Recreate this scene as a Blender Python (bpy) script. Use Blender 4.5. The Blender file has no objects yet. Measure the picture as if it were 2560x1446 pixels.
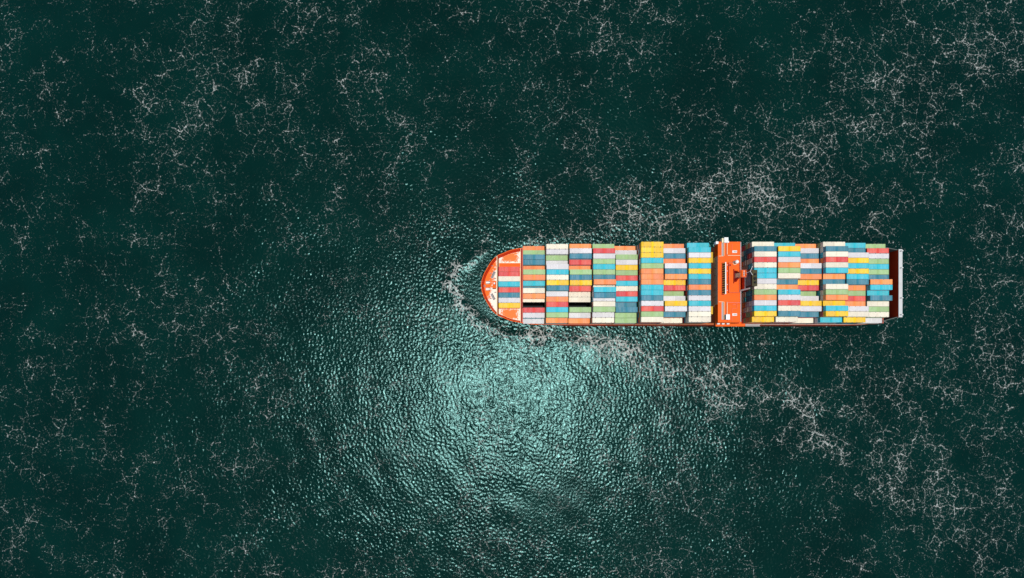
import bpy, bmesh, math, random
import numpy as np
from mathutils import Vector

S = bpy.context.scene
COL = S.collection
random.seed(11)
RNG = np.random.default_rng(7)

# ------------------------------------------------------------------ camera, sky, sun, exposure
CAM_H = 338.5                       # metres above the water
cam_d = bpy.data.cameras.new("camera"); cam = bpy.data.objects.new("camera", cam_d); COL.objects.link(cam)
cam_d.lens = 19.86; cam_d.sensor_width = 36.0
cam_d.shift_x = -8 / 2560; cam_d.shift_y = 177 / 2560
cam_d.clip_start = 1.0; cam_d.clip_end = 20000
cam.location = (0, 0, CAM_H); cam.rotation_euler = (0, 0, 0)
S.camera = cam

W = bpy.data.worlds.new("World"); S.world = W; W.use_nodes = True
nt = W.node_tree; nt.nodes.clear()
sky = nt.nodes.new("ShaderNodeTexSky"); sky.sky_type = 'NISHITA'; sky.sun_disc = False
sky.sun_elevation = math.radians(86.5); sky.sun_rotation = math.radians(160); sky.air_density = 1.0; sky.dust_density = 1.5
bg = nt.nodes.new("ShaderNodeBackground"); bg.inputs[1].default_value = 0.11
wo = nt.nodes.new("ShaderNodeOutputWorld")
nt.links.new(sky.outputs[0], bg.inputs[0]); nt.links.new(bg.outputs[0], wo.inputs[0])

sun_d = bpy.data.lights.new("sun", 'SUN'); sun_d.energy = 3.55; sun_d.angle = math.radians(0.55); sun_d.color = (1.0, 0.95, 0.87)
sun = bpy.data.objects.new("sun", sun_d); COL.objects.link(sun); sun.location = (0, -40, 400)
sun.rotation_euler = (math.radians(3.1), math.radians(-0.2), 0)

S.view_settings.view_transform = 'Standard'; S.view_settings.look = 'None'
S.view_settings.gamma = 1.0; S.view_settings.exposure = 0.0; S.view_settings.use_curve_mapping = False
S.cycles.max_bounces = 6; S.cycles.diffuse_bounces = 3; S.cycles.glossy_bounces = 3
S.cycles.caustics_reflective = False; S.cycles.caustics_refractive = False

# ------------------------------------------------------------------ materials
class NB:
    """tiny node builder"""
    def __init__(s, name):
        s.m = bpy.data.materials.new(name); s.m.use_nodes = True; s.t = s.m.node_tree
        s.b = s.t.nodes["Principled BSDF"]
    def n(s, typ, **kw):
        x = s.t.nodes.new(typ)
        for k, v in kw.items(): setattr(x, k, v)
        return x
    def put(s, sock, v):
        if isinstance(v, bpy.types.NodeSocket): s.t.links.new(v, sock)
        else: sock.default_value = v
    def math(s, op, a, b=0.0, c=0.0, clamp=False):
        x = s.n("ShaderNodeMath", operation=op, use_clamp=clamp)
        for i, v in enumerate((a, b, c)): s.put(x.inputs[i], v)
        return x.outputs[0]
    def mix(s, f, a, b, blend='MIX'):
        x = s.n("ShaderNodeMix", data_type='RGBA', blend_type=blend)
        s.put(x.inputs[0], f); s.put(x.inputs[6], a); s.put(x.inputs[7], b)
        return x.outputs[2]
    def noise(s, vec, scale, detail=2.0, rough=0.5, dist=0.0, out=0):
        x = s.n("ShaderNodeTexNoise"); s.put(x.inputs["Vector"], vec)
        x.inputs["Scale"].default_value = scale; x.inputs["Detail"].default_value = detail
        x.inputs["Roughness"].default_value = rough; x.inputs["Distortion"].default_value = dist
        return x.outputs[out]
    def ramp(s, v, a, b, lo=0.0, hi=1.0):
        x = s.n("ShaderNodeMapRange"); s.put(x.inputs[0], v)
        for i, k in zip((1, 2, 3, 4), (a, b, lo, hi)): s.put(x.inputs[i], k)
        return x.outputs[0]
    def coord(s, which="Object"):
        return s.n("ShaderNodeTexCoord").outputs[which]
    def xyz(s, v):
        x = s.n("ShaderNodeSeparateXYZ"); s.put(x.inputs[0], v); return x.outputs
    def scalev(s, v, sc):
        x = s.n("ShaderNodeMapping"); s.put(x.inputs[0], v); x.inputs["Scale"].default_value = sc; return x.outputs[0]
    def addv(s, a, b):
        x = s.n("ShaderNodeVectorMath", operation='ADD'); s.put(x.inputs[0], a); s.put(x.inputs[1], b); return x.outputs[0]

def c4(c): return (c[0], c[1], c[2], 1.0)

def paint(name, col, rough=0.6, dirt=0.18, scale=0.35, metal=0.0):
    """coated steel with uneven fading and grime"""
    k = NB(name); oc = k.coord()
    n1 = k.noise(oc, scale, 4, 0.6); n2 = k.noise(oc, scale * 7, 3, 0.6)
    f = k.math('MULTIPLY', k.ramp(n1, 0.45, 0.75), dirt, clamp=True)
    dark = [v * 0.55 + 0.01 for v in col]; pale = [min(0.85, v * 0.9 + 0.05) for v in col]
    c = k.mix(f, c4(col), c4(dark))
    c = k.mix(k.math('MULTIPLY', k.ramp(n2, 0.55, 0.8), dirt * 0.8, clamp=True), c, c4(pale))
    k.b.inputs["Specular IOR Level"].default_value = 0.12
    k.put(k.b.inputs["Base Color"], c); k.b.inputs["Roughness"].default_value = rough; k.b.inputs["Metallic"].default_value = metal
    return k.m

CONT = {
    'red':    (0.63, 0.070, 0.060), 'orange': (0.80, 0.255, 0.075), 'yellow': (0.78, 0.50, 0.015),
    'green':  (0.30, 0.46, 0.20),   'cyan':   (0.030, 0.44, 0.53),  'blue':   (0.035, 0.195, 0.265),
    'white':  (0.60, 0.585, 0.59),   'cream':  (0.72, 0.67, 0.53),
}
def container_paint(name, col):
    """container coating: sun-faded in the middle of each roof half, streaked across by wear and painted rib shading, each container a little different"""
    k = NB(name); oc = k.coord(); x = k.xyz(oc)
    rnd = k.n("ShaderNodeObjectInfo").outputs["Random"]
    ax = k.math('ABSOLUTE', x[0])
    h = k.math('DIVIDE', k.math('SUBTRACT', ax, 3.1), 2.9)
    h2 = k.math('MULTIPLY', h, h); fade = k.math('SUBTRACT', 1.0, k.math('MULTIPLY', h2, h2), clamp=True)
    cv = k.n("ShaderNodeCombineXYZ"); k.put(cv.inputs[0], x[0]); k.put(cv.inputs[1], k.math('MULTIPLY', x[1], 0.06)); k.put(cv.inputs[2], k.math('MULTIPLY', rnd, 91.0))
    streak = k.noise(cv.outputs[0], 1.5, 3, 0.65)  # cross streaks: weathering, and rib shading put into the colour
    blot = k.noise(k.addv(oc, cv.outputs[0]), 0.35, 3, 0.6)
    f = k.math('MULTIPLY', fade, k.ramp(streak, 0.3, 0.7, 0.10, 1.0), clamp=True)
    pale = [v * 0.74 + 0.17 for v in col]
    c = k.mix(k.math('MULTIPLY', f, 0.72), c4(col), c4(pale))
    dark = [v * 0.72 for v in col]
    c = k.mix(k.math('MULTIPLY', k.ramp(blot, 0.48, 0.75), 0.45, clamp=True), c, c4(dark))
    hs = k.n("ShaderNodeHueSaturation"); k.put(hs.inputs["Color"], c)
    k.put(hs.inputs["Value"], k.ramp(rnd, 0, 1, 0.90, 1.07)); k.put(hs.inputs["Hue"], k.ramp(rnd, 0, 1, 0.494, 0.506))
    k.put(k.b.inputs["Base Color"], hs.outputs[0]); k.b.inputs["Roughness"].default_value = 0.6
    k.b.inputs["Specular IOR Level"].default_value = 0.1
    return k.m
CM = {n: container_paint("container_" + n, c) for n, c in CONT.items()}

M = {
    'orange': paint("deck_orange", (0.78, 0.118, 0.010), dirt=0.45, scale=0.16),
    'deck': paint("brown_red_deck", (0.40, 0.11, 0.035), dirt=0.4, scale=0.2),
    'red': paint("hull_red", (0.62, 0.050, 0.010), dirt=0.25, scale=0.1),
    'darkred': paint("dark_red_steel", (0.26, 0.010, 0.007), dirt=0.3),
    'cream': paint("cream_steel", (0.80, 0.58, 0.36), dirt=0.2),
    'wall': paint("cream_wall", (0.74, 0.66, 0.42), dirt=0.3),
    'pink': paint("faded_red_steel", (0.62, 0.17, 0.12), dirt=0.2),
    'white': paint("white_paint", (0.78, 0.77, 0.74), dirt=0.12, scale=0.8),
    'grey': paint("grey_paint", (0.50, 0.51, 0.50), dirt=0.2),
    'steel': paint("grey_steel", (0.22, 0.22, 0.23), dirt=0.3, scale=1.5),
    'greengrey': paint("green_grey_steel", (0.09, 0.11, 0.10), dirt=0.2),
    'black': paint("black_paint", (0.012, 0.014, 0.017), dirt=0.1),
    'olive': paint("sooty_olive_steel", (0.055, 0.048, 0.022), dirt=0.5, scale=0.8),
    'navy': paint("dark_navy_steel", (0.012, 0.02, 0.03), dirt=0.2),
    'yellow': paint("yellow_paint", (0.62, 0.40, 0.04), dirt=0.3),
    'lav': paint("lavender_grey_panel", (0.36, 0.34, 0.36), dirt=0.15),
}
def glass_mat():
    k = NB("dark_glass"); k.b.inputs["Base Color"].default_value = (0.012, 0.016, 0.016, 1); k.b.inputs["Roughness"].default_value = 0.08
    return k.m
M['glass'] = glass_mat()

def worn_deck(name, gx, gy, bias, sc=0.55):
    """orange deck paint worn to pale primer in ragged patches (mask in the ship's own metres)"""
    k = NB(name); oc = k.coord(); x = k.xyz(oc)
    n1 = k.noise(oc, sc, 6, 0.72); n2 = k.noise(oc, sc * 6, 3, 0.7)
    v = k.math('ADD', k.math('MULTIPLY', n1, 1.3), k.math('MULTIPLY', n2, 0.7))
    g = k.math('ADD', k.math('MULTIPLY', k.math('ADD', x[0], -gx[0]), gx[1]), k.math('MULTIPLY', k.math('ADD', x[1], -gy[0]), gy[1]))
    m = k.ramp(k.math('ADD', v, k.math('ADD', g, bias)), 0.90, 1.06)
    c = k.mix(m, (0.80, 0.15, 0.022, 1), (0.82, 0.72, 0.64, 1))
    k.put(k.b.inputs["Base Color"], c); k.b.inputs["Roughness"].default_value = 0.7; k.b.inputs["Specular IOR Level"].default_value = 0.1
    return k.m
M['foredeck'] = worn_deck("worn_foredeck_paint", (-14, 0.11), (42, -0.020), -0.07, 0.30)

def patch_deck(name):
    """raised hatch: orange middle, paint worn away in a ragged border along the edges (Generated = 0..1 over the panel)"""
    k = NB(name); gc = k.xyz(k.coord("Generated")); oc = k.coord()
    dx = k.math('ABSOLUTE', k.math('SUBTRACT', gc[0], 0.50)); dy = k.math('ABSOLUTE', k.math('SUBTRACT', gc[1], 0.52))
    d = k.math('MAXIMUM', dx, k.math('MULTIPLY', dy, 0.95))
    n = k.noise(oc, 0.9, 6, 0.75)
    m = k.ramp(k.math('ADD', d, k.math('MULTIPLY', k.math('SUBTRACT', n, 0.5), 1.0)), 0.33, 0.43)
    c = k.mix(m, (0.80, 0.19, 0.05, 1), (0.83, 0.74, 0.68, 1))
    k.put(k.b.inputs["Base Color"], c); k.b.inputs["Roughness"].default_value = 0.7; k.b.inputs["Specular IOR Level"].default_value = 0.1
    return k.m
M['hatch'] = patch_deck("worn_hatch_paint")

# ------------------------------------------------------------------ mesh helpers
class MB:
    def __init__(s): s.v, s.f, s.mi = [], [], []
    def face(s, pts, mi=0):
        i = len(s.v); s.v += [tuple(p) for p in pts]; s.f.append(tuple(range(i, i + len(pts)))); s.mi.append(mi)
    def mesh(s, verts, faces, mi=0):
        i = len(s.v); s.v += [tuple(p) for p in verts]
        for f in faces: s.f.append(tuple(a + i for a in f)); s.mi.append(mi)
    def box(s, x0, x1, y0, y1, z0, z1, mi=0):
        s.mesh([(x0,y0,z0),(x1,y0,z0),(x1,y1,z0),(x0,y1,z0),(x0,y0,z1),(x1,y0,z1),(x1,y1,z1),(x0,y1,z1)],
               [(0,3,2,1),(4,5,6,7),(0,1,5,4),(1,2,6,5),(2,3,7,6),(3,0,4,7)], mi)
    def bar(s, a, b, w, h=None, mi=0):
        """square bar from a to b"""
        a, b = Vector(a), Vector(b); d = (b - a).normalized(); h = h or w
        up = Vector((0,0,1)) if abs(d.z) < 0.9 else Vector((1,0,0))
        u = d.cross(up).normalized() * w / 2; v = u.cross(d).normalized() * h / 2
        P = [a-u-v, a+u-v, a+u+v, a-u+v, b-u-v, b+u-v, b+u+v, b-u+v]
        s.mesh(P, [(3,2,1,0),(4,5,6,7),(0,1,5,4),(1,2,6,5),(2,3,7,6),(3,0,4,7)], mi)
    def cyl(s, a, b, r0, r1=None, n=10, mi=0):
        a, b = Vector(a), Vector(b); d = (b - a).normalized(); r1 = r0 if r1 is None else r1
        up = Vector((0,0,1)) if abs(d.z) < 0.9 else Vector((1,0,0))
        u = d.cross(up).normalized(); v = u.cross(d).normalized(); P = []
        for c, r in ((a, r0), (b, r1)):
            for i in range(n):
                t = 2*math.pi*i/n; P.append(c + (u*math.cos(t) + v*math.sin(t)) * r)
        F = [(i, (i+1)%n, n+(i+1)%n, n+i) for i in range(n)] + [tuple(range(n))[::-1], tuple(range(n, 2*n))]
        s.mesh(P, F, mi)
    def taper(s, x0,x1,y0,y1,z0, X0,X1,Y0,Y1,z1, mi=0):
        s.mesh([(x0,y0,z0),(x1,y0,z0),(x1,y1,z0),(x0,y1,z0),(X0,Y0,z1),(X1,Y0,z1),(X1,Y1,z1),(X0,Y1,z1)],
               [(0,3,2,1),(4,5,6,7),(0,1,5,4),(1,2,6,5),(2,3,7,6),(3,0,4,7)], mi)
    def data(s, name, mats, recalc=True):
        me = bpy.data.meshes.new(name); me.from_pydata(s.v, [], s.f)
        for m in mats: me.materials.append(m)
        me.polygons.foreach_set("material_index", s.mi); me.update()
        if recalc:
            b = bmesh.new(); b.from_mesh(me); bmesh.ops.recalc_face_normals(b, faces=b.faces); b.to_mesh(me); b.free()
        return me

def link(name, me, parent=None, loc=None, smooth=False):
    o = bpy.data.objects.new(name, me); COL.objects.link(o)
    if parent: o.parent = parent
    if loc: o.location = loc
    if smooth: me.polygons.foreach_set("use_smooth", [True]*len(me.polygons))
    return o
def part(name, mb, mat, parent, label=None, bevel=0.0, smooth=False):
    mats = mat if isinstance(mat, (list, tuple)) else [mat]
    o = link(name, mb.data(name, mats), parent, smooth=smooth)
    if bevel:
        md = o.modifiers.new("edge", 'BEVEL'); md.width = bevel; md.segments = 1; md.limit_method = 'ANGLE'
    if label: o["label"] = label
    return o
def tag(o, label, cat, group=None, kind=None):
    o["label"] = label
    if cat: o["category"] = cat
    if group: o["group"] = group
    if kind: o["kind"] = kind
    return o

# ------------------------------------------------------------------ the sea: real waves on a mesh, foam as material
def px(x, y, z=0.0):
    s = 1412.0 / (CAM_H - z); return ((x - 1288) / s, (900 - y) / s)

dx = 0.52
fx = np.arange(-330, 330, dx); fy = np.arange(-160, 245, dx)
grow = dx * np.cumsum(1.28 ** np.arange(1, 33))
xs = np.concatenate([fx[0] - grow[::-1], fx, fx[-1] + grow]); ys = np.concatenate([fy[0] - grow[::-1], fy, fy[-1] + grow])
nx, ny, npad = len(fx), len(fy), len(grow)

def fft_field(shape, fn):
    """random-phase field whose amplitude spectrum is fn(kx, ky)"""
    kyy = 2*np.pi*np.fft.fftfreq(shape[0], dx)[:, None]; kxx = 2*np.pi*np.fft.fftfreq(shape[1], dx)[None, :]
    w = np.fft.fft2(RNG.standard_normal(shape))
    return np.real(np.fft.ifft2(w * fn(kxx, kyy)))
def wave_spec(kx, ky):
    k = np.hypot(kx, ky) + 1e-6; th = np.arctan2(ky, kx)
    a = k ** -1.0 * np.exp(-(1.95 / k) ** 2) * np.exp(-(k / 5.6) ** 4)
    return a * (0.55 + 0.45 * np.cos(th - 0.5) ** 2)
H = fft_field((ny, nx), wave_spec)
gy_, gx_ = np.gradient(H, dx)
H *= 0.125 / np.sqrt(np.mean(gx_**2 + gy_**2))
def clump(l):
    f = fft_field((ny, nx), lambda kx, ky: np.exp(-((kx**2 + ky**2) * l * l) / 2)); return f / f.std()
H *= np.clip(1 + 0.22 * clump(7.0), 0.4, 1.7)                 # gusts: the chop is livelier in some places
sw = fft_field((ny, nx), lambda kx, ky: np.exp(-((np.hypot(kx, ky) - 0.33) / 0.10) ** 2) * (0.3 + np.cos(np.arctan2(ky, kx) - 0.6) ** 2))
H += sw / np.sqrt(np.mean(np.gradient(sw, dx)[0]**2 + np.gradient(sw, dx)[1]**2)) * 0.017
XX, YY = np.meshgrid(fx, fy)
edge = np.minimum(np.minimum(XX - fx[0], fx[-1] - XX), np.minimum(YY - fy[0], fy[-1] - YY))
H *= np.clip(edge / 15, 0, 1)

# foam density: drifting clumps everywhere, two long wake arms, a bow wave
D = 0.415 + 0.02 * clump(9.0) + 0.075 * clump(3.0) + 0.025 * clump(26)
warp = 3.0 * clump(7.0)
def arm(points, weight):
    """density along a polyline of (px, py, half width in px)"""
    best = np.zeros_like(XX)
    P = [(*px(a, b), w / 4.178, g) for a, b, w, g in points]
    for (x0, y0, w0, g0), (x1, y1, w1, g1) in zip(P[:-1], P[1:]):
        t = np.clip(((XX-x0)*(x1-x0) + (YY-y0)*(y1-y0)) / ((x1-x0)**2 + (y1-y0)**2), 0, 1)
        d = np.hypot(XX - x0 - t*(x1-x0), YY - y0 - t*(y1-y0)) + warp * np.clip((w0+t*(w1-w0))/12, 0.12, 1)
        w = w0 + t*(w1-w0); g = g0 + t*(g1-g0)
        best = np.maximum(best, g * np.exp(-(d / w) ** 2))
    return weight * best
streaks = np.clip(0.85 + 0.25 * clump(2.2) + 0.18 * clump(7.0), 0.2, 1.5)
D += streaks * arm([(1270,610,14,.6),(1420,592,20,.9),(1560,560,40,.95),(1720,500,66,.85),(1880,440,90,.85),(2050,360,105,.8),(2230,250,115,.75),(2420,130,120,.7),(2600,20,120,.6)], 0.25)
D += streaks * arm([(1330,835,18,1.7),(1450,850,22,1.7),(1580,880,34,1.7),(1700,930,46,1.5),(1850,990,55,1.3),(2010,1050,66,1.1),(2160,1130,76,.9),(2330,1250,88,.8),(2560,1350,95,.6)], 0.25)
BOW = [(1215,625,9,.5),(1180,648,13,.8),(1150,672,15,1),(1124,712,16,1.1),(1150,757,16,1.2),(1195,805,14,1.1),(1260,838,13,1),(1345,846,15,1.1)]
D += np.clip(0.75 + 0.45 * clump(1.3), 0.1, 1.7) * arm([(a, b, w*1.25, g) for a, b, w, g in BOW], 0.66)
D += arm([(1560,540,60,.5),(1900,560,90,.55),(2200,600,90,.4)], 0.15)
D += arm([(1900,840,70,.5),(2210,880,110,.5),(2300,1000,110,.45)], 0.15)
# the bow pushes up a curved wave, smooth water between it and the hull
warp *= 0.5
H *= 1 - 0.75 * np.clip(arm([(1215,640,16,1),(1178,700,20,1),(1185,740,20,1),(1230,800,14,1)], 1.0), 0, 1)
H += arm(BOW, 0.45) + arm([(1345,846,16,.9),(1500,868,22,.8),(1700,935,34,.5),(1850,995,40,.3)], 0.40) + arm([(1270,606,14,.6),(1430,588,20,.7),(1600,550,34,.4)], 0.35)

NX, NY = len(xs), len(ys)
Z = np.zeros((NY, NX)); Z[npad:npad+ny, npad:npad+nx] = H
FO = np.full((NY, NX), 0.33); FO[npad:npad+ny, npad:npad+nx] = D
GX, GY = np.meshgrid(xs, ys)
co = np.stack([GX, GY, Z], -1).reshape(-1, 3).astype(np.float32)
idx = np.arange(NX*NY).reshape(NY, NX)
quads = np.stack([idx[:-1,:-1], idx[:-1,1:], idx[1:,1:], idx[1:,:-1]], -1).reshape(-1, 4).astype(np.int32)
me = bpy.data.meshes.new("water"); nq = len(quads)
me.vertices.add(len(co)); me.vertices.foreach_set("co", co.ravel())
me.loops.add(nq*4); me.loops.foreach_set("vertex_index", quads.ravel())
me.polygons.add(nq); me.polygons.foreach_set("loop_start", np.arange(0, nq*4, 4, dtype=np.int32))
me.polygons.foreach_set("use_smooth", np.ones(nq, dtype=bool))
at = me.attributes.new("foam_density", 'FLOAT', 'POINT'); at.data.foreach_set("value", FO.ravel().astype(np.float32))
me.update(calc_edges=True)

def water_material():
    k = NB("sea_water"); oc = k.coord()
    den = k.n("ShaderNodeAttribute", attribute_name="foam_density").outputs["Fac"]
    # domain warp so that the foam threads wander
    def vscale(v, s_):
        x = k.n("ShaderNodeVectorMath", operation='SCALE'); k.put(x.inputs[0], v); x.inputs["Scale"].default_value = s_; return x.outputs[0]
    wc = k.addv(k.addv(oc, vscale(k.noise(oc, 0.20, 3, 0.6, out=1), 5.0)), vscale(k.noise(oc, 0.75, 3, 0.65, out=1), 2.6))
    br = k.math('ADD', k.math('MULTIPLY', k.math('SUBTRACT', k.noise(oc, 0.16, 4, 0.65), 0.5), BA), k.math('MULTIPLY', k.math('SUBTRACT', k.noise(oc, 0.85, 3, 0.7), 0.5), BB))
    local = k.math('ADD', den, br)
    def web(scale, lo, hi, wmax, off):
        v = k.n("ShaderNodeTexVoronoi", feature='DISTANCE_TO_EDGE', voronoi_dimensions='2D'); k.put(v.inputs["Vector"], k.addv(wc, (off, off*1.7, 0))); v.inputs["Scale"].default_value = scale
        wd = k.ramp(local, lo, hi, 0.0, wmax*scale)                            # thread half width follows the foam density
        d = k.math('SUBTRACT', 1.0, k.math('DIVIDE', v.outputs["Distance"], k.math('MAXIMUM', wd, 1e-4)), clamp=True)
        return k.math('MULTIPLY', k.math('POWER', d, 0.8), k.ramp(local, lo, lo+0.35, 0.25, 1.0), clamp=True)
    f = k.math('MAXIMUM', web(0.165, 0.41, 1.28, 0.62, 0.0), k.math('MULTIPLY', web(0.42, 0.56, 1.35, 0.40, 33.0), 0.9))
    dash = k.math('MULTIPLY', k.ramp(k.noise(wc, 1.15, 3, 0.6), 0.60, 0.74), k.ramp(local, 0.35, 0.85), clamp=True)
    f = k.math('MAXIMUM', f, k.math('MULTIPLY', dash, 0.45), clamp=True)
    hue = k.noise(oc, 0.022, 3, 0.5)
    base = k.mix(k.ramp(hue, 0.35, 0.65), (0.0003, 0.0115, 0.0088, 1), (0.0005, 0.0165, 0.0125, 1))
    bm = k.n("ShaderNodeBump"); bm.inputs["Strength"].default_value = 1.0; bm.inputs["Distance"].default_value = BUMP
    rp = k.math('ADD', k.noise(k.scalev(oc, (1.0, 0.75, 1)), 1.15, 3, 0.6, 0.6), k.math('MULTIPLY', f, 0.10))
    k.put(bm.inputs["Height"], rp)
    k.t.nodes.remove(k.b)
    body = k.n("ShaderNodeBsdfDiffuse"); k.put(body.inputs["Color"], base); k.put(body.inputs["Normal"], bm.outputs[0])
    gl = k.n("ShaderNodeBsdfGlossy", distribution='BECKMANN'); gl.inputs["Color"].default_value = (0.26, 0.56, 0.57, 1); gl.inputs["Roughness"].default_value = ROUGH; k.put(gl.inputs["Normal"], bm.outputs[0])
    fr = k.n("ShaderNodeFresnel"); fr.inputs["IOR"].default_value = 1.333; k.put(fr.inputs["Normal"], bm.outputs[0])
    sea = k.n("ShaderNodeMixShader"); k.put(sea.inputs[0], fr.outputs[0]); k.put(sea.inputs[1], body.outputs[0]); k.put(sea.inputs[2], gl.outputs[0])
    fo = k.n("ShaderNodeBsdfDiffuse"); fo.inputs["Color"].default_value = (0.64, 0.67, 0.63, 1)
    al = k.n("ShaderNodeMixShader"); k.put(al.inputs[0], k.math('MULTIPLY', f, FOAM)); k.put(al.inputs[1], sea.outputs[0]); k.put(al.inputs[2], fo.outputs[0])
    k.put(k.t.nodes["Material Output"].inputs[0], al.outputs[0])
    return k.m
BA, BB, FOAM, ROUGH, BUMP = 0.65, 1.5, 0.64, 0.195, 0.085
me.materials.append(water_material())
water = link("water", me); tag(water, "dark teal open sea with white foam threads, wake arms and sun glitter", None, kind="structure")

# ------------------------------------------------------------------ the ship
CY = 42.45                                            # centre line of the ship (Y)
ship = bpy.data.objects.new("container_ship", None); COL.objects.link(ship); ship.location = (0, 0, 0)
tag(ship, "orange container ship seen from straight above, loaded with coloured containers", "ship")

RIM = [(-19.46,0.0),(-19.35,1.5),(-18.9,3.6),(-17.75,6.8),(-16.1,9.8),(-14.4,12.6),(-12.7,14.8),(-10.7,16.6),(-9.3,17.5),(-6.7,18.5),(-4.2,19.6),(-0.8,20.6),(4.3,21.5),(8.5,21.95),(13.0,22.2)]
AFT = [(30,22.3),(60,22.3),(95,22.3),(130,22.3),(165,22.3),(190,22.3),(203,22.0),(206.5,21.3),(210,19.9),(214.6,18.9)]
def catmull(P, n=4):
    out = []
    for i in range(len(P)-1):
        p0, p1, p2, p3 = P[max(i-1,0)], P[i], P[i+1], P[min(i+2,len(P)-1)]
        for j in range(n):
            t = j/n
            out.append(tuple(0.5*((2*p1[d]) + (-p0[d]+p2[d])*t + (2*p0[d]-5*p1[d]+4*p2[d]-p3[d])*t*t + (-p0[d]+3*p1[d]-3*p2[d]+p3[d])*t**3) for d in (0,1)))
    return out + [P[-1]]
BOWC = catmull([(-18.9,-3.6),(-19.35,-1.5)] + RIM, 4)[8:]
HALF = BOWC + AFT
DECK_Z, FORE_Z = 12.55, 13.0
def rim_z(x): return 16.4 if x < 2 else (16.4 + (12.6-16.4)*min(1, (x-2)/11.0))
def half_at(x):
    for (x0,h0),(x1,h1) in zip(HALF[:-1], HALF[1:]):
        if x0 <= x <= x1: return h0 + (h1-h0)*(x-x0)/max(1e-6, x1-x0)
    return HALF[-1][1]
def loop(level):
    pts = []
    for x, h in HALF:
        b = max(0.0, min(1.0, (25 - x) / 45)); zr = rim_z(x)
        if level == 0: pts.append((x, h, zr))
        elif level == 1: pts.append((x + 3.5*b**1.3, h*(1-0.10*b), zr*0.55))
        elif level == 2: pts.append((x + 8.0*b**1.3, h*(1-0.26*b), 0.0))
        else: pts.append((x + 10.0*b**1.3, h*(0.93-0.30*b), -7.0))
    ring = [(x, CY+h, z) for x, h, z in pts] + [(x, CY-h, z) for x, h, z in reversed(pts) if h > 0]
    return ring
hb = MB(); loops = [loop(i) for i in range(4)]; n = len(loops[0])
allv = [p for l in loops for p in l]
F = [(i*n+j, i*n+(j+1)%n, (i+1)*n+(j+1)%n, (i+1)*n+j) for i in range(3) for j in range(n)]
F.append(tuple(3*n+j for j in range(n)))
hb.mesh(allv, F); part("hull", hb, M['red'], ship, bevel=0)

# bulwark round the bow: a capped plate that leans outward from the deck edge
def inward(P, d):
    out = []
    for i, (x, h) in enumerate(P):
        a = P[i-1] if i > 0 else (P[1][0], -P[1][1]); b = P[min(i+1, len(P)-1)]
        tx, ty = b[0]-a[0], b[1]-a[1]; L = math.hypot(tx, ty) or 1
        out.append((x + ty/L*d, max(0.0, h - tx/L*d)))
    return out
BW = [p for p in HALF if p[0] <= 13.1]
cap_in = inward(BW, 0.30); foot = inward(BW, 1.30)
def side_ring(P, zf): return [(x, CY+h, zf(x)) for x, h in reversed(P)] + [(x, CY-h, zf(x)) for x, h in P[1:]]
R0 = side_ring(BW, lambda x: rim_z(x)+0.02); R1 = side_ring(cap_in, lambda x: rim_z(x)+0.02); R2 = side_ring(foot, lambda x: FORE_Z-0.2 if x < 3 else DECK_Z-0.2)
m = len(R0); bw = MB()
bw.mesh(R0+R1+R2, [(i, i+1, m+i+1, m+i) for i in range(m-1)], 0)
i0 = len(bw.v); bw.mesh(R1+R2, [(i, i+1, m+i+1, m+i) for i in range(m-1)], 1)
bul = part("bulwark", bw, [M['orange'], M['red']], ship)
for i in range(3, m-3, 3):
    rib = MB(); a, b = Vector(R1[i]), Vector(R2[i]); rib.bar(a + Vector((0,0,-0.15)), b + Vector((0,0,0.2)), 0.12, 0.35)
    part("stiffener", rib, M['red'], bul)

def outline_poly(P, x0, x1, z, d=0.0):
    """closed polygon of the deck between x0 and x1, following half breadths P minus d"""
    def hh(x):
        for (a,h0),(b,h1) in zip(P[:-1], P[1:]):
            if a <= x <= b: return h0 + (h1-h0)*(x-a)/max(1e-6, b-a)
        return P[-1][1] if x > P[-1][0] else 0.0
    X = [x0] + [x for x, _ in P if x0 < x < x1] + [x1]
    return [(x, CY+hh(x)-d, z) for x in X], [(x, CY-hh(x)+d, z) for x in X]
def slab(mb, up, lo, t, mi=0):
    ring = up + list(reversed(lo)); k = len(ring); ring2 = [(x, y, z-t) for x, y, z in ring]
    mb.mesh(ring+ring2, [tuple(range(k)), tuple(range(2*k-1, k-1, -1))] + [(i, (i+1)%k, k+(i+1)%k, k+i) for i in range(k)], mi)

foot_s = sorted([p for p in foot], key=lambda p: p[0])
fd = MB(); up, lo = outline_poly(foot_s, foot_s[0][0], -9.6, FORE_Z); slab(fd, up, lo, 0.3)
foredeck = part("foredeck", fd, M['foredeck'], ship, "orange foredeck worn to pale primer on its aft starboard half")
md = MB(); up, lo = outline_poly(foot_s, -9.6, 4.35, FORE_Z-0.1); slab(md, up, lo, 0.3)
part("bow_deck", md, M['cream'], ship)
hh = [(x, h) for x, h in HALF]
HOLE = [(1, 11), (3, 11)]                              # (bay, column) of the two open cells
LEFT = {0:-9.43,1:4.41,2:17.34,3:30.15,4:43.05,5:56.0,6:68.9,7:81.75,8:94.8,9:129.35,10:142.3,11:155.3,12:168.1,13:181.05,14:193.95}
CL, CW, CH = 12.12, 2.93, 2.90
YTOP = 64.54
TOPZ = 30.0
dk = MB()
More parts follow.
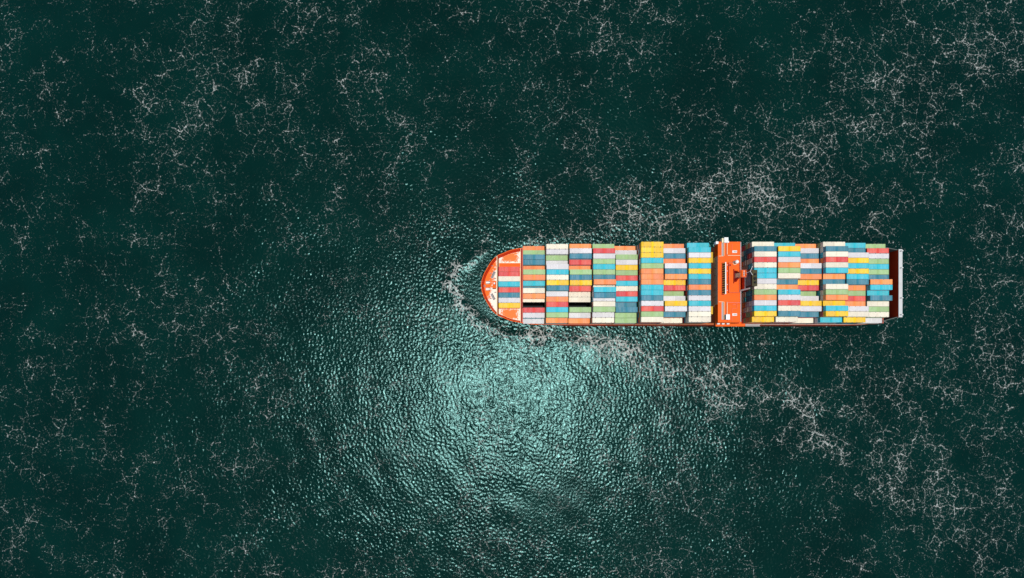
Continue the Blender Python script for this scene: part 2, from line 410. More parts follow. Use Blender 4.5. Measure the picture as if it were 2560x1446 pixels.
# main deck plates between the cells (holds stay open under the two empty stacks)
cuts = sorted([(LEFT[b]-0.3, LEFT[b]+CL+0.3, YTOP-CW*(j+1), YTOP-CW*j) for b, j in HOLE])
x = 4.35
def hbx(x): return half_at(x) - 0.02
def deck_piece(xa, xb, y0=None, y1=None):
    X = [xa] + [p for p, _ in HALF if xa < p < xb] + [xb]
    up = [(q, (CY+hbx(q)) if y1 is None else y1, DECK_Z) for q in X]; lo = [(q, (CY-hbx(q)) if y0 is None else y0, DECK_Z) for q in X]
    slab(dk, up, lo, 0.35)
for xa, xb, ya, yb in cuts:
    deck_piece(x, xa); deck_piece(xa, xb, y0=yb); deck_piece(xa, xb, y1=ya); x = xb
deck_piece(x, 206.2)
part("main_deck", dk, M['deck'], ship)
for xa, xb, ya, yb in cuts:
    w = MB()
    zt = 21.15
    for q in ((xa, xb, ya+.01, ya+.06), (xa, xb, yb-.06, yb-.01), (xa+.01, xa+.06, ya+.07, yb-.07), (xb-.06, xb-.01, ya+.07, yb-.07)): w.box(*q, 0.9, zt)  # black lining puts the slot's deep shade into the wall colour
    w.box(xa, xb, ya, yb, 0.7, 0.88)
    part("hold_shade_lining", w, M['black'], ship, "open cargo cell with no container, its lining blackened as deep shade")

# breakwaters and hatches on the bow
bk = MB(); h1 = half_at(-10.4) - 0.1
bk.box(-10.55, -10.15, CY-h1, CY+h1, FORE_Z-0.1, 17.0); b1 = part("breakwater", bk, M['cream'], ship, "pale capped breakwater wall across the foredeck", bevel=0.04)
bk = MB(); h1 = half_at(-9.9) - 0.4
bk.mesh([(-10.14,CY-h1,16.6),(-9.5,CY-h1,13.2),(-9.5,CY+h1,13.2),(-10.14,CY+h1,16.6),(-10.14,CY-h1,13.0),(-10.14,CY+h1,13.0)], [(0,1,2,3),(4,0,3,5),(0,4,1),(3,2,5)])
part("brace_plate", bk, M['darkred'], b1)
bk = MB(); h1 = half_at(3.2) - 0.12
bk.box(3.0, 3.22, CY-h1, CY+h1, FORE_Z-0.1, 16.4, 0); bk.box(3.22, 4.02, CY-h1, CY+h1, FORE_Z-0.1, 15.6, 1); bk.box(4.02, 4.32, CY-h1, CY+h1, FORE_Z-0.1, 16.2, 2)
part("cross_wall", bk, [M['cream'], M['darkred'], M['pink']], ship, "cream and dark red cross wall behind the short bow row")
ht = MB(); up, lo = outline_poly(foot_s, -9.2, 2.9, FORE_Z+0.25, 0.15); lo2 = [(x, 55.7, z) for x, _, z in lo]; slab(ht, up, lo2, 0.3)
part("hatch_cover", ht, M['hatch'], ship, "raised port hatch with worn orange paint")
ht = MB(); up2 = [(x, 30.0-0.2, z) for x, _, z in up]; slab(ht, up2, lo, 0.3)
part("hatch_cover", ht, M['hatch'], ship, "raised starboard hatch with worn orange paint")
ht = MB(); ht.box(-9.2, 2.9, 53.0, 55.4, FORE_Z, 14.6); ht.box(-9.2, 2.9, 55.41, 55.68, FORE_Z, 13.8, 1)
part("coaming", ht, [M['orange'], M['cream']], ship, bevel=0.05)

# foredeck machinery (positions from the deck itself)
def FX(u, v, bottom=False):
    X, Y = px(1195 + u/13.39, (705 if bottom else 610) + v/13.39, FORE_Z); return X, Y
def winch(u, v, bottom, ang, ln):
    X, Y = FX(u, v, bottom); r = bpy.data.objects.new("mooring_winch", None); COL.objects.link(r); r.parent = ship
    r.location = (X, Y, FORE_Z); r.rotation_euler = (0, 0, ang)
    a = MB(); a.box(-ln/2, ln/2, -0.8, 0.8, 0.0, 0.12); part("bedplate", a, M['grey'], r)
    a = MB(); a.cyl((-ln/2+.2, 0.32, 0.75), (ln/2-.2, 0.32, 0.75), 0.34, n=10)
    for q in (-ln/2+.25, -0.2, ln/2-.3): a.cyl((q, 0.32, 0.75), (q+.1, 0.32, 0.75), 0.55, n=10)
    part("drum", a, M['steel'], r)
    a = MB(); a.box(-ln/2+.3, ln/2-.6, -0.55, -0.2, 0.12, 0.7); a.box(ln/2-.5, ln/2, -0.6, 0.05, 0.12, 1.0); part("motor", a, M['steel'], r)
winch(512, 1045, False, math.radians(66), 4.2); winch(500, 500, True, math.radians(-62), 3.9)
def chain(u, v, bottom):
    X, Y = FX(u, v, bottom); r = bpy.data.objects.new("anchor_windlass", None); COL.objects.link(r); r.parent = ship; r.location = (X, Y, FORE_Z)
    a = MB(); a.box(-1.1, 1.3, -0.85, 0.85, 0.0, 0.08); part("bedplate", a, M['white'], r)
    for sy in (0.62, -0.62):
        a = MB(); a.box(-1.2, 0.9, sy-0.16, sy+0.16, 0.08, 0.40); a.cyl((1.0, sy-0.25, 0.5), (1.0, sy+0.25, 0.5), 0.42, n=10); part("chain_stopper", a, M['steel'], r)
chain(330, 1297, False); chain(325, 245, True)
for u, v, bt in ((480,740,0),(425,985,0),(575,1160,0),(580,355,1),(422,560,1),(480,815,1),(215,1395,0),(218,165,1)):
    X, Y = FX(u, v, bool(bt)); a = MB(); a.box(X-.55, X+.55, Y-.25, Y+.25, FORE_Z, FORE_Z+.1)
    for q in (-.3, .3): a.cyl((X+q, Y, FORE_Z+.1), (X+q, Y, FORE_Z+.65), 0.17, 0.2, n=8)
    part("bollard", a, M['steel'], ship)
X0, Y0 = FX(490, 1255); X1, Y1 = FX(600, 225, True)
a = MB(); a.box(X0, X1+0.2, Y1, Y0, FORE_Z, FORE_Z+1.5); st = part("store_house", a, M['orange'], ship, bevel=0.06)
a = MB(); a.cyl(((X0+X1)/2+.3, (Y0+Y1)/2, FORE_Z+1.5), ((X0+X1)/2+.3, (Y0+Y1)/2, FORE_Z+9.0), 0.22, 0.12, n=8); a.box((X0+X1)/2-.1, (X0+X1)/2+.7, (Y0+Y1)/2-.5, (Y0+Y1)/2+.5, FORE_Z+6.8, FORE_Z+6.95)
part("foremast", a, M['white'], ship)
a = MB(); a.box(X0-.1, X1, Y1-.32, Y1-.05, FORE_Z, FORE_Z+.9); part("cable_tray", a, M['olive'], ship)

# side walkway rails, lashing pieces along both sides
def rail(pts, hgt=1.1, step=2.0, r=0.05):
    a = MB()
    for p, q in zip(pts[:-1], pts[1:]):
        p, q = Vector(p), Vector(q); L = (q-p).length; k = max(1, int(L/step))
        for i in range(k+1):
            c = p + (q-p)*i/k; a.bar(c, c + Vector((0,0,hgt)), r*2)
        for hz in (hgt, hgt*0.5): a.bar(p + Vector((0,0,hz)), q + Vector((0,0,hz)), r*2)
    return a
for sgn in (1, -1):
    pts = [(x, CY + sgn*(half_at(x)-0.12), DECK_Z) for x in (14, 30, 52)]
    part("railing", rail(pts), M['pink'], ship)
    pts = [(x, CY + sgn*(half_at(x)-0.12), DECK_Z) for x in (52.2, 75, 95, 110)]
    part("railing", rail(pts), M['greengrey'], ship)
    pts = [(x, CY + sgn*(half_at(x)-0.12), DECK_Z) for x in (126, 150, 180, 200, 205.5)]
    part("railing", rail(pts), M['grey'], ship)

# ---- bridge block
WY0, WY1 = 20.45, 64.4
br = MB(); br.box(111.0, 122.9, 30.4, 56.9, DECK_Z, 29.9); house = part("deckhouse", br, M['wall'], ship, "cream accommodation block under the bridge")
for y0 in (54.6, 50.5, 46.4, 42.4, 38.5, 34.5):
    for z0 in (24.4, 21.2):
        a = MB(); a.box(110.93, 110.98, y0, y0+0.55, z0, z0+0.75); part("window", a, M['glass'], house)
wg = MB(); wg.box(111.02, 122.88, WY0, 30.39, 24.0, 29.9); part("bridge_wing", wg, M['orange'], ship, "starboard bridge wing")
wg = MB(); wg.box(111.02, 122.88, 56.91, WY1, 24.0, 29.9); part("bridge_wing", wg, M['orange'], ship, "port bridge wing")
rf = MB(); rf.box(110.7, 123.0, WY0-.1, WY1+.1, 29.91, 30.0); roof = part("bridge_roof", rf, M['orange'], ship, bevel=0.03)
def BX(u): return 105.3 + u*0.03777
def BY(v): return 69.9 - v*0.03777
def rbox(mb, u0, u1, v0, v1, z0, z1, mi=0): mb.box(BX(u0), BX(u1), BY(v1), BY(v0), z0, z1, mi)
# wheelhouse windows under a white eave
a = MB(); rbox(a, 228, 242, 448, 906, 30.0, 32.2); part("visor", a, M['white'], roof, bevel=0.03)
a = MB(); rbox(a, 196, 204, 455, 910, 30.0, 30.12); rbox(a, 196, 226, 898, 912, 30.0, 30.3); rbox(a, 196, 226, 448, 458, 30.0, 30.3); part("window_coaming", a, M['darkred'], roof)
nwin = 13
for i in range(nwin):
    y0 = BY(895) + (BY(462)-BY(895))*i/nwin; y1 = BY(895) + (BY(462)-BY(895))*(i+1)/nwin
    a = MB(); a.mesh([(BX(206), y0+.12, 30.02),(BX(206), y1-.12, 30.02),(BX(226), y1-.12, 31.9),(BX(226), y0+.12, 31.9)], [(0,1,2,3)])
    g = part("window", a, M['glass'], roof)
    md_ = g.modifiers.new("thick", 'SOLIDIFY'); md_.thickness = 0.05
a = MB()
for i in range(nwin+1):
    y0 = BY(895) + (BY(462)-BY(895))*i/nwin; a.bar((BX(205), y0, 30.05), (BX(226), y0, 31.95), 0.16, 0.12)
part("mullion", a, M['yellow'], roof)
# raised monkey island with rails
a = MB(); rbox(a, 284, 440, 450, 884, 30.0, 31.0); isl = part("monkey_island", a, M['orange'], roof, bevel=0.05)
x0, x1, y0, y1 = BX(286), BX(438), BY(882), BY(452)
part("railing", rail([(x0,y0,31.0),(x1,y0,31.0),(x1,y1,31.0),(x0,y1,31.0),(x0,y0,31.0)], 1.0, 1.5, 0.055), M['pink'], roof)
a = MB(); a.cyl((BX(305), BY(487), 31.0), (BX(305), BY(487), 31.25), 0.6, n=14); part("deck_hatch", a, M['darkred'], roof)
for v in (485, 572, 766, 850):
    a = MB(); a.cyl((BX(262), BY(v), 30.0), (BX(262), BY(v), 31.2), 0.07, n=6); a.box(BX(262)-.2, BX(262)+.2, BY(v)-.16, BY(v)+.16, 31.2, 31.5); part("deck_lamp", a, M['white'], roof)
# radome
a = MB(); a.cyl((BX(378), BY(452), 31.0), (BX(378), BY(452), 33.2), 0.5, 0.42, n=12); a.cyl((BX(378), BY(452), 31.0), (BX(378), BY(452), 31.12), 1.15, n=18); dome_base = part("radome_pedestal", a, M['cream'], roof)
b = bmesh.new(); bmesh.ops.create_uvsphere(b, u_segments=20, v_segments=12, radius=1.02); me_ = bpy.data.meshes.new("radome"); b.to_mesh(me_); b.free(); me_.materials.append(M['white'])
link("radome", me_, roof, (BX(378), BY(452), 34.0), smooth=True)
# wing details: window wells, white coamings, panels, hatches, boxes
for v0, v1 in ((163, 352), (1018, 1270)):
    a = MB(); rbox(a, 196, 217, v0, v1, 30.0, 30.06); part("window_panel", a, M['lav'], roof)
    a = MB(); rbox(a, 217, 224, v0-4, v1, 30.0, 31.1); part("coaming", a, M['cream'], roof)
    a = MB(); rbox(a, 264, 271, v0, v1-20, 30.0, 31.1); part("coaming", a, M['cream'], roof)
    a = MB(); rbox(a, 152, 217, (v1-3 if v0 < 500 else v0-8), (v1+3 if v0 < 500 else v0-2), 30.0, 30.5); part("coaming", a, M['cream'], roof)
a = MB(); rbox(a, 276, 460, 167, 342, 30.0, 30.5); part("wing_platform", a, M['orange'], roof, bevel=0.05)
a = MB(); rbox(a, 276, 460, 343, 349, 30.0, 31.0); part("coaming", a, M['cream'], roof)
a = MB(); rbox(a, 276, 460, 1046, 1296, 30.0, 30.5); part("wing_platform", a, M['orange'], roof, bevel=0.05)
a = MB(); rbox(a, 276, 460, 1022, 1030, 30.0, 30.9); part("coaming", a, M['pink'], roof)
for v in (290, 1198):
    a = MB(); rbox(a, 345, 412, v-17, v+17, 30.5, 30.75); hb_ = part("skylight", a, M['white'], roof, bevel=0.03)
    a = MB()
    for q in range(4): rbox(a, 362+q*12, 369+q*12, v-9, v+11, 30.75, 30.82)
    part("grille", a, M['steel'], roof)
a = MB(); a.bar((BX(345), BY(1190-130), 30.9), (BX(415), BY(1040), 30.9), 0.18); a.bar((BX(345), BY(1110), 30.75), (BX(410), BY(1110), 30.75), 0.12); a.bar((BX(410), BY(1110), 30.75), (BX(410), BY(1050), 30.75), 0.12)
a.bar((BX(340), BY(1110), 30.75), (BX(340), BY(1296), 30.75), 0.12); a.bar((BX(340), BY(180), 30.75), (BX(340), BY(342), 30.75), 0.12)
part("cable_pipe", a, M['pink'], roof)
for u0, u1, v0, v1 in ((238, 294, 1197, 1274),):
    a = MB(); rbox(a, u0, u1, v0, v1, 30.5, 32.3); part("locker", a, M['white'], roof, bevel=0.06)
    a = MB(); rbox(a, u0-12, u0-1, v0+8, v1-2, 30.0, 31.9); part("locker_side", a, M['black'], roof)  # plain black slab covering the locker's left side
X0, Y0 = px(1770+236/5.784, 580+150/5.784, 32.0); X1, Y1 = px(1770+295/5.784, 580+80/5.784, 32.0)
a = MB(); a.box(X0, X1, Y0-.2, Y1, 28.2, 32.0); part("locker", a, M['white'], roof, bevel=0.06)
a = MB(); a.box(X0-0.9, X0-0.05, Y0, Y1-.2, 27.5, 30.9); part("locker_side", a, M['wall'], roof)
a = MB(); a.box(X1+.02, X1+.7, Y0-.1, Y0+.9, 28.2, 31.0); part("locker", a, M['white'], roof)
a = MB(); a.box(X0-4.1, X0-2.7, Y0-.6, Y0+.7, 27.5, 30.6); part("locker", a, M['white'], roof)
# after side: rails and low dark gallery
a = MB(); a.box(123.02, 125.2, WY0, WY1, 20.0, 22.0); part("gallery", a, M['darkred'], ship, "dark red gallery behind the bridge")
part("railing", rail([(125.1,WY0,22.0),(125.1,38,22.0)], 1.1, 2, .07), M['pink'], ship); part("railing", rail([(125.1,47,22.0),(125.1,WY1,22.0)], 1.1, 2, .07), M['pink'], ship)
part("railing", rail([(122.8,WY0+.3,30.0),(122.8,37.2,30.0)], 1.1, 1.6, .07), M['white'], ship); part("railing", rail([(122.8,47.6,30.0),(122.8,WY1-.3,30.0)], 1.1, 1.6, .07), M['white'], ship)
for y in (34.3, 31.9, 49.6):
    a = MB(); a.cyl((124.0,y,22.0),(124.0,y,24.8),.12,n=6); a.cyl((124.0,y,24.8),(124.0,y,25.3),.42,.30,n=10); part("vent_cowl", a, M['white'], ship)
# yellow platforms on the front wall
for y0, y1 in ((54.5, 60.3), (25.6, 29.9)):
    a = MB(); a.box(109.6, 110.99, y0, y1, 21.4, 22.0); part("yellow_platform", a, M['yellow'], ship)
# mast
mast = bpy.data.objects.new("signal_mast", None); COL.objects.link(mast); mast.parent = ship; mast.location = (0,0,0)
a = MB(); a.taper(119.4,121.5,44.2,46.9,31.0, 119.9,121.2,44.9,46.2,39.5); part("mast_column", a, M['cream'], mast)
a = MB()
for y0, y1, q in ((47.0, 48.6, 1), (42.4, 44.1, -1)):
    yi, yo = (y0, y1) if q > 0 else (y1, y0)
    a.taper(119.0,120.4,min(yi,yo),max(yi,yo),31.0, 119.4,120.2,(yi-.1 if q<0 else yi),(yi if q<0 else yi+.1),35.0)
a.box(118.7, 119.0, 41.6, 49.3, 31.0, 31.8); part("mast_bracket", a, M['darkred'], mast)
a = MB(); a.box(119.2,122.0,43.6,47.4,39.5,39.8); a.box(119.4,120.0,43.9,47.1,39.8,40.8); a.box(120.6,121.6,44.6,46.4,39.8,41.8); part("mast_platform", a, M['orange'], mast, bevel=0.04)
part("railing", rail([(119.2,43.6,39.8),(122.0,43.6,39.8),(122.0,47.4,39.8),(119.2,47.4,39.8)], 1.0, 1.3, .05), M['pink'], mast)
a = MB(); a.bar((121.0,45.5,41.8),(121.0,45.5,48.0),0.26); a.bar((121.0,45.5,47.8),(121.0,47.7,50.4),0.2); a.bar((121.0,45.5,47.8),(121.0,43.3,50.4),0.2)
part("antenna", a, M['white'], mast)
a = MB(); a.bar((120.4,44.0,41.2),(120.4,47.0,41.2),.22,.3); a.cyl((120.4,45.5,40.8),(120.4,45.5,41.2),.2,n=8); part("radar_scanner", a, M['white'], mast)
# funnel
fun = bpy.data.objects.new("funnel", None); COL.objects.link(fun); fun.parent = ship; fun.location = (0,0,0)
a = MB(); a.box(123.7,126.2,38.2,47.0,22.0,34.0); part("funnel_casing", a, M['red'], fun, bevel=0.1)
a = MB(); a.box(123.65,126.15,38.5,46.8,34.0,43.6); part("funnel_stack", a, M['navy'], fun, bevel=0.15)
a = MB(); a.box(123.5,126.25,38.4,46.9,43.6,44.0); part("funnel_top", a, M['olive'], fun, bevel=0.06)
a = MB()
for x_, y_, r_ in ((124.9,44.6,.55),(124.9,42.4,.7),(124.9,40.3,.55)): a.cyl((x_,y_,44.0),(x_,y_,44.9),r_,n=12)
part("exhaust_pipe", a, M['black'], fun)
a = MB()
for q in range(7): a.box(123.52,123.64,39.3,46.0,36.0+q*0.9,36.35+q*0.9)
part("louver", a, M['steel'], fun)
part("railing", rail([(123.5,38.2,34.1),(123.5,47.0,34.1)], 1.0, 1.3, .05), M['grey'], fun)
a = MB(); a.bar((122.6,37.4,30.4),(124.6,37.8,38.6),0.25); a.bar((122.6,37.9,30.4),(124.6,38.2,38.6),0.25)
for q in range(10): a.bar((122.6+.2*q,37.42+.04*q,30.6+.82*q),(122.6+.2*q,37.92+.03*q,30.6+.82*q),0.12)
part("ladder", a, M['grey'], fun)
# starboard boarding platform, canisters, gangway
X0, Y0 = px(1789, 816.6, 15.5); X1, Y1 = px(1863, 811, 15.5)
a = MB(); a.box(X0, X1, Y0, Y1+1.6, 14.9, 15.5); part("boarding_platform", a, M['orange'], ship, bevel=0.05)
X2, _ = px(1900, 814, 15.5); gw = bpy.data.objects.new("gangway", None); COL.objects.link(gw); gw.parent = ship
a = MB(); a.box(X1+.05, X2, Y0+.1, Y0+.2, 14.9, 15.9); a.box(X1+.05, X2, Y0+1.15, Y0+1.25, 14.9, 15.9); part("stringer", a, M['white'], gw)
for q in range(16):
    xx = X1+.35 + (X2-X1-.7)*q/15; a = MB(); a.box(xx-.13, xx+.13, Y0+.21, Y0+1.14, 15.3, 15.4); part("step", a, M['grey'], gw)
for u in (153, 221, 291):
    X, Y = px(1770+u/5.784, 580+1325/5.784, 17.5); a = MB(); a.cyl((X-.72, Y, 17.0), (X+.72, Y, 17.0), .62, n=12); a.cyl((X-.8,Y,17.0),(X-.72,Y,17.0),.45,n=12); a.cyl((X+.72,Y,17.0),(X+.8,Y,17.0),.45,n=12)
    can = part("liferaft_canister", a, M['white'], ship, bevel=0.03)
    a = MB(); a.box(X-.6, X-.45, Y-.5, Y+.5, 15.5, 16.6); a.box(X+.45, X+.6, Y-.5, Y+.5, 15.5, 16.6); part("cradle", a, M['steel'], can)
# stern: transom gallery with a grey walkway on top
a = MB(); a.box(212.6, 214.5, CY-18.75, CY+18.75, 5.0, 25.2); tr = part("transom_wall", a, M['red'], ship, "dark red stern wall")
a = MB(); a.box(212.5, 214.6, CY-18.85, CY+18.85, 25.2, 25.5); part("walkway", a, M['grey'], tr, "pale grey walkway along the top of the stern wall", bevel=0.03)
for v in (230, 484, 937, 1190):
    X, Y = px(2040+1283/6.025, 590+v/6.025, 26); a = MB(); a.cyl((X,Y,25.5),(X,Y,26.6),.14,n=6); a.cyl((X+.1,Y,26.6),(X+.1,Y,27.1),.36,.3,n=8); a.box(X-.5,X-.1,Y-.2,Y+.2,25.5,26.0,1); part("stern_lamp", a, [M['white'], M['steel']], tr)
for sgn in (1, -1):
    a = MB(); a.mesh([(206.3,CY+sgn*20.9,11.0),(212.6,CY+sgn*18.9,11.0),(212.6,CY+sgn*18.9,24.4),(206.3,CY+sgn*20.9,22.0),
                      (206.3,CY+sgn*20.5,11.0),(212.6,CY+sgn*18.5,11.0),(212.6,CY+sgn*18.5,24.4),(206.3,CY+sgn*20.5,22.0)],
                     [(0,1,2,3),(7,6,5,4),(0,4,5,1),(1,5,6,2),(2,6,7,3),(3,7,4,0)])
    part("side_plate", a, M['greengrey'], ship)
a = MB(); a.box(206.25, 212.6, CY-18.4, CY+18.4, 4.6, 5.0); part("mooring_deck", a, M['black'], ship)  # floor coloured black to stand in for the well's deep shade
a = MB(); a.bar((206.3,CY-21.6,15.5),(211.5,CY-20.0,15.5),0.3,0.2); a.bar((206.2,CY-21.6,12.6),(206.2,CY-21.6,15.5),0.3); a.box(206.3,206.7,CY-22.0,CY-18.9,12.6,21.4,1); part("lashing_frame", a, [M['white'], M['pink']], ship)
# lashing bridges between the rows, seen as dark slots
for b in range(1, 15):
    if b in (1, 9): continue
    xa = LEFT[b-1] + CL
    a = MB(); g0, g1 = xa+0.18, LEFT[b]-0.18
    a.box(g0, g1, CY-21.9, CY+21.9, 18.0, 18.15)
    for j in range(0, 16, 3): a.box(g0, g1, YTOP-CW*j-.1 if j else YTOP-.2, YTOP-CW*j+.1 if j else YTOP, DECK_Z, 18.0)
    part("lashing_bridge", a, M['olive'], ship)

# ------------------------------------------------------------------ containers
# one letter per column, photo top to bottom; tiers counted from the most common top level
C = dict(r='red', o='orange', y='yellow', g='green', c='cyan', b='blue', w='white', k='cream')
ROWS = {
 0: ("....rrkcrbwy...", [None]*4+[-4,-4,-3,-3,-4,-4,-4,-4]+[None]*3),
 1: ("ogbbogocbwk.rww", [-4,-3,-2,-2,-3,-1,-1,-2,-3,-3,-3,None,-3,-3,-5]),
 2: ("kwgwwckybworcgo", [-2,-2,-3,-3,-1,-1,-1,-1,-1,-2,-2,-2,-2,-2,-3]),
 3: ("owbrogbyrkk.gwo", [-2,-1,-1,-2,-3,-1,-1,-1,-2,-3,-3,None,-2,-3,-4]),
 4: ("grwgcgboKwwkgwk".replace('K','k'), [-2,-1,-1,-1,-1,-1,-1,0,-1,-1,-1,-1,-1,-2,-2]),
 5: ("owgwygrckrcbbgg", [-4,-3,-2,-2,-2,-2,-2,-2,-2,-2,-2,-3,-2,-3,-3]),
 6: ("yyycgoooccbwrgk", [0]*15),
 7: ("owbowboyrgwywbk", [-2,-1,-1,-1,0,0,0,-1,-1,-2,-1,0,0,-1,-3]),
 8: ("ccwycycbobwcwkk", [-1]+[0]*14),
 9: ("kbkrkccwkgowcyy", [0]+[1]*13+[0]),
 10: ("cycwogkbocwrkbk", [-1,1,1,1,1,1,1,0,0,1,1,1,1,1,0]),
 11: ("owbowboyrgwywbk", [-2,-1,-1,-1,0,0,0,-1,-1,-2,-1,0,0,-1,-3]),
 12: ("kbkrkcobkgoycyc", [0,1,1,1,1,1,0,0,1,1,1,0,1,1,-1]),
 13: ("cbwycycbogrowky", [-1,-1,0,0,0,0,0,0,-1,-1,-1,-1,0,0,-1]),
 14: ("grwgcgboccbkgkw", [-2,-1,-1,-1,-1,-1,-1,0,0,-1,0,-1,-1,-1,-3]),
}
ON_TOP = [(1, 8.37, -2, 'cream'), (1, 9.42, -2, 'orange'), (4, 8.42, 0, 'cyan'), (4, 9.46, 0, 'blue')]
HIDDEN = {(1, 9), (4, 9)}                              # wholly under the two loose containers
ROWNAME = {0:"short row on the bow deck",1:"first full row from the bow",2:"second full row from the bow",3:"third full row from the bow",4:"fourth full row from the bow",
 5:"fourth row ahead of the bridge",6:"third row ahead of the bridge",7:"second row ahead of the bridge",8:"row just ahead of the bridge",9:"row just behind the bridge",
 10:"second row behind the bridge",11:"third row behind the bridge",12:"third row from the stern",13:"second row from the stern",14:"sternmost row"}
ORD = ["", "first", "second", "third", "fourth", "fifth", "sixth", "seventh"]
CWORD = {'red':'coral red','orange':'orange','yellow':'yellow','green':'pale green','cyan':'bright cyan','blue':'steel blue','white':'greyish white','cream':'cream'}

Lh, Wh, Hc = CL/2 - 0.02, CW/2 - 0.065, CH - 0.03
def frame_mesh(col, dots):
    a = MB()
    a.box(-Lh+.08, Lh-.12, -Wh+.06, Wh-.06, 0.08, Hc-.10)                     # inner box (side sheets)
    nr = 22                                                                   # side corrugation
    for sy in (-1, 1):
        for i in range(nr):
            x0 = -Lh+.35 + (2*Lh-.7)*i/nr; w = (2*Lh-.7)/nr*.5
            y0, y1 = sorted((sy*(Wh-.07), sy*(Wh-.02))); a.face([(x0, sy*(Wh-.058), .2),(x0+w*.25, sy*(Wh-.02), .2),(x0+w*.25, sy*(Wh-.02), Hc-.2),(x0, sy*(Wh-.058), Hc-.2)]); a.face([(x0+w*.25, sy*(Wh-.02), .2),(x0+w, sy*(Wh-.02), .2),(x0+w, sy*(Wh-.02), Hc-.2),(x0+w*.25, sy*(Wh-.02), Hc-.2)])
    for sx in (-1, 1):
        for sy in (-1, 1):
            x0, x1 = sorted((sx*Lh, sx*(Lh-.17))); y0, y1 = sorted((sy*Wh, sy*(Wh-.16)))
            a.box(x0, x1, y0, y1, .16, Hc-.14)
            a.box(x0, x1, y0, y1, 0, .16, 1); a.box(x0, x1, y0, y1, Hc-.14, Hc+.005, 1)   # corner castings
    for sy in (-1, 1):
        y0, y1 = sorted((sy*Wh, sy*(Wh-.13)))
        a.box(-Lh+.17, Lh-.17, y0+.004, y1-.004, .01, .15); a.box(-Lh+.17, Lh-.17, y0+.004, y1-.004, Hc-.12, Hc-.012)
    for sx in (-1, 1):
        x0, x1 = sorted((sx*Lh, sx*(Lh-.15)))
        a.box(x0+.004, x1-.004, -Wh+.16, Wh-.16, .01, .15); a.box(x0+.004, x1-.004, -Wh+.16, Wh-.16, Hc-.12, Hc-.012)
    a.box(-0.32, 0.32, -Wh+.13, Wh-.13, Hc-.10, Hc-.03)
    if dots:
        for fxx in (-4.5, -1.3, 1.2, 4.5):
            for sy in (-1, 1):
                y0, y1 = sorted((sy*(Wh-.02), sy*(Wh-.3))); a.box(fxx-.17, fxx+.17, y0, y1, Hc-.011, Hc+.03, 1)
    return a.data("shipping_container_frame", [CM[col], M['steel']])
def roof_mesh(col, sgn):
    a = MB(); x0, x1 = (0.33, Lh-.16) if sgn > 0 else (-Lh+.16, -0.33); nr = 9; p = (x1-x0)/nr; prof = []
    for i in range(nr):
        b_ = x0 + p*i; prof += [(b_, -.085), (b_+p*.32, -.085), (b_+p*.45, -.02), (b_+p*.86, -.02)]
    prof.append((x1, -.085))
    V = [(x, y, Hc+z) for x, z in prof for y in (-Wh+.135, Wh-.135)]
    a.mesh(V, [(2*i, 2*i+2, 2*i+3, 2*i+1) for i in range(len(prof)-1)])
    return a.data("roof_panel", [CM[col]], recalc=False)
def door_mesh(col):
    a = MB(); xx = -Lh+.075
    for y0, y1 in ((-Wh+.17, -.015), (.015, Wh-.17)):
        a.box(xx-.05, xx, y0, y1, .17, Hc-.14)
        for q in (.3, .72): yy = y0 + (y1-y0)*q; a.box(xx-.085, xx-.051, yy-.025, yy+.025, .2, Hc-.17, 1)
    return a.data("door", [CM[col], M['grey']])
FR, RF, DR = {}, {}, {}
for cn in CONT:
    FR[cn] = [frame_mesh(cn, False), frame_mesh(cn, True)]; RF[cn] = [roof_mesh(cn, -1), roof_mesh(cn, 1)]; DR[cn] = door_mesh(cn)

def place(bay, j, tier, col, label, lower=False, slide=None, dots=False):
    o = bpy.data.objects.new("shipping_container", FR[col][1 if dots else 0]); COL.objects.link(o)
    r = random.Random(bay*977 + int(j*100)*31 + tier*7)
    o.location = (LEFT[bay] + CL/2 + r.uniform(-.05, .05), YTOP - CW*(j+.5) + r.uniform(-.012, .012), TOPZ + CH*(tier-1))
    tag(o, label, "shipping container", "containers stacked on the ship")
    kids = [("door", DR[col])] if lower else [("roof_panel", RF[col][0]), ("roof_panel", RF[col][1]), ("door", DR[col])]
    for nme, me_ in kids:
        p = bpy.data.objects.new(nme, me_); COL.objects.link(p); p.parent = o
    return o

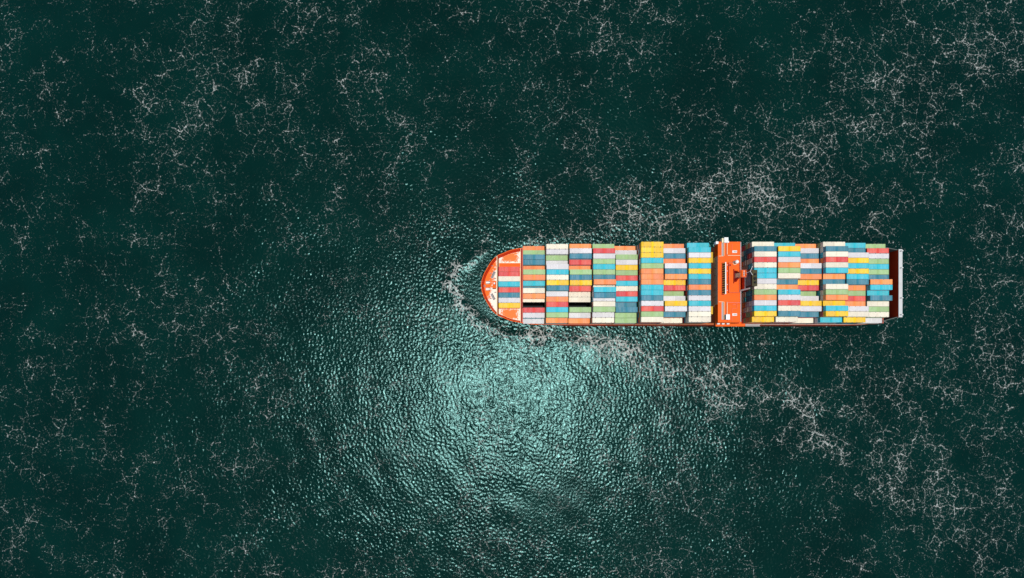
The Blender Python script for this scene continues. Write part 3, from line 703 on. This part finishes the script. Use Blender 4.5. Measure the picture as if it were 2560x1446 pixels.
# what is seen on top of each row, photo top to bottom -> labels that single each one out
n_top = 0; tops = {}
for bay, (cols, tiers) in ROWS.items():
    seen = [(j, tiers[j], C[cols[j]]) for j in range(15) if tiers[j] is not None and (bay, j) not in HIDDEN]
    seen += [(j, t, c) for b_, j, t, c in ON_TOP if b_ == bay]
    seen.sort()
    names = [s[2] for s in seen]; labels = []
    pairs = [(c, tuple(sorted((names[i-1] if i else "", names[i+1] if i+1 < len(names) else "")))) for i, c in enumerate(names)]
    for i, (j, t, c) in enumerate(seen):
        row = ROWNAME[bay]; a_ = names[i-1] if i else None; b_ = names[i+1] if i+1 < len(names) else None
        if isinstance(j, float): lab = f"{CWORD[c]} container lying loose across the stacks of the {row}"
        elif names.count(c) == 1: lab = f"{CWORD[c]} container, the only {c} one in the {row}"
        elif a_ and b_ and pairs.count(pairs[i]) == 1: lab = f"{CWORD[c]} container between {a_} and {b_} ones in the {row}" if a_ != b_ else f"{CWORD[c]} container between two {a_} ones in the {row}"
        elif a_ is None: lab = f"{CWORD[c]} container at the port edge of the {row}"
        elif b_ is None: lab = f"{CWORD[c]} container at the starboard edge of the {row}"
        else: lab = f"{CWORD[c]} container, {ORD[names[:i+1].count(c)]} {c} one from port in the {row}"
        labels.append(lab)
        place(bay, j, t, c, lab, dots=(c in ('white','cream','yellow') and random.random() < .6) or random.random() < .12)
        n_top += 1; tops[(bay, j)] = c

# lower tiers: those whose ends show past the row ahead stay single, the rest are packed into one mass
LOWCOL = ['red','orange','cream','blue','green','white','cyan','red','orange','cream','blue']
cand, rest = [], []
for bay, (cols, tiers) in ROWS.items():
    for j in range(15):
        if tiers[j] is None: continue
        for t in range(-5, tiers[j] + (1 if (bay, j) in HIDDEN else 0)):
            col = LOWCOL[(bay*7 + j*5 + t*3 + (j*j+bay*t) % 4) % len(LOWCOL)]
            zt = TOPZ + CH*t; X = LEFT[bay]
            if bay == 9: gap, zn = X - 123.0, 30.0
            elif bay == 0: gap, zn = 0.1, 17.0
            else:
                nt_ = ROWS[bay-1][1][j]; gap, zn = X - LEFT[bay-1] - CL, (DECK_Z if nt_ is None else TOPZ + CH*nt_)
            zl = zn - gap / max(.02, (X - 0.0)/308.0)
            vis = max(0, min(CH, zt - zl)) * X
            (cand if vis > 25 and (bay, j) not in HIDDEN else rest).append((vis, bay, j, t, col))
cand.sort(reverse=True); keep = cand[:max(0, 300 - n_top)]; rest += cand[len(keep):]
for vis, bay, j, t, col in keep:
    d = ROWS[bay][1][j] - t
    lab = f"{CWORD[col]} container {ORD[d] if d > 1 else 'directly'} {'tier ' if d > 1 else ''}under the {C[ROWS[bay][0][j]]} top, {['first','second','third','fourth','fifth','sixth','seventh','eighth','ninth','tenth','eleventh','twelfth','thirteenth','fourteenth','fifteenth'][j]} stack, {ROWNAME[bay]}"
    place(bay, j, t, col, lab, lower=True)
a = MB(); cn = list(CONT)
for vis, bay, j, t, col in rest:
    x0 = LEFT[bay]+.02; y0 = YTOP - CW*(j+1) + .03; z0 = TOPZ + CH*(t-1)
    a.box(x0, x0+CL-.04, y0, y0+CW-.06, z0, z0+CH-.03, cn.index(col))
low = link("stacked_containers", a.data("stacked_containers", [CM[c] for c in cn]))
tag(low, "lower tiers of containers packed tightly beneath the top layer", "containers", kind="stuff")
print("containers single:", n_top + len(keep), "massed:", len(rest))
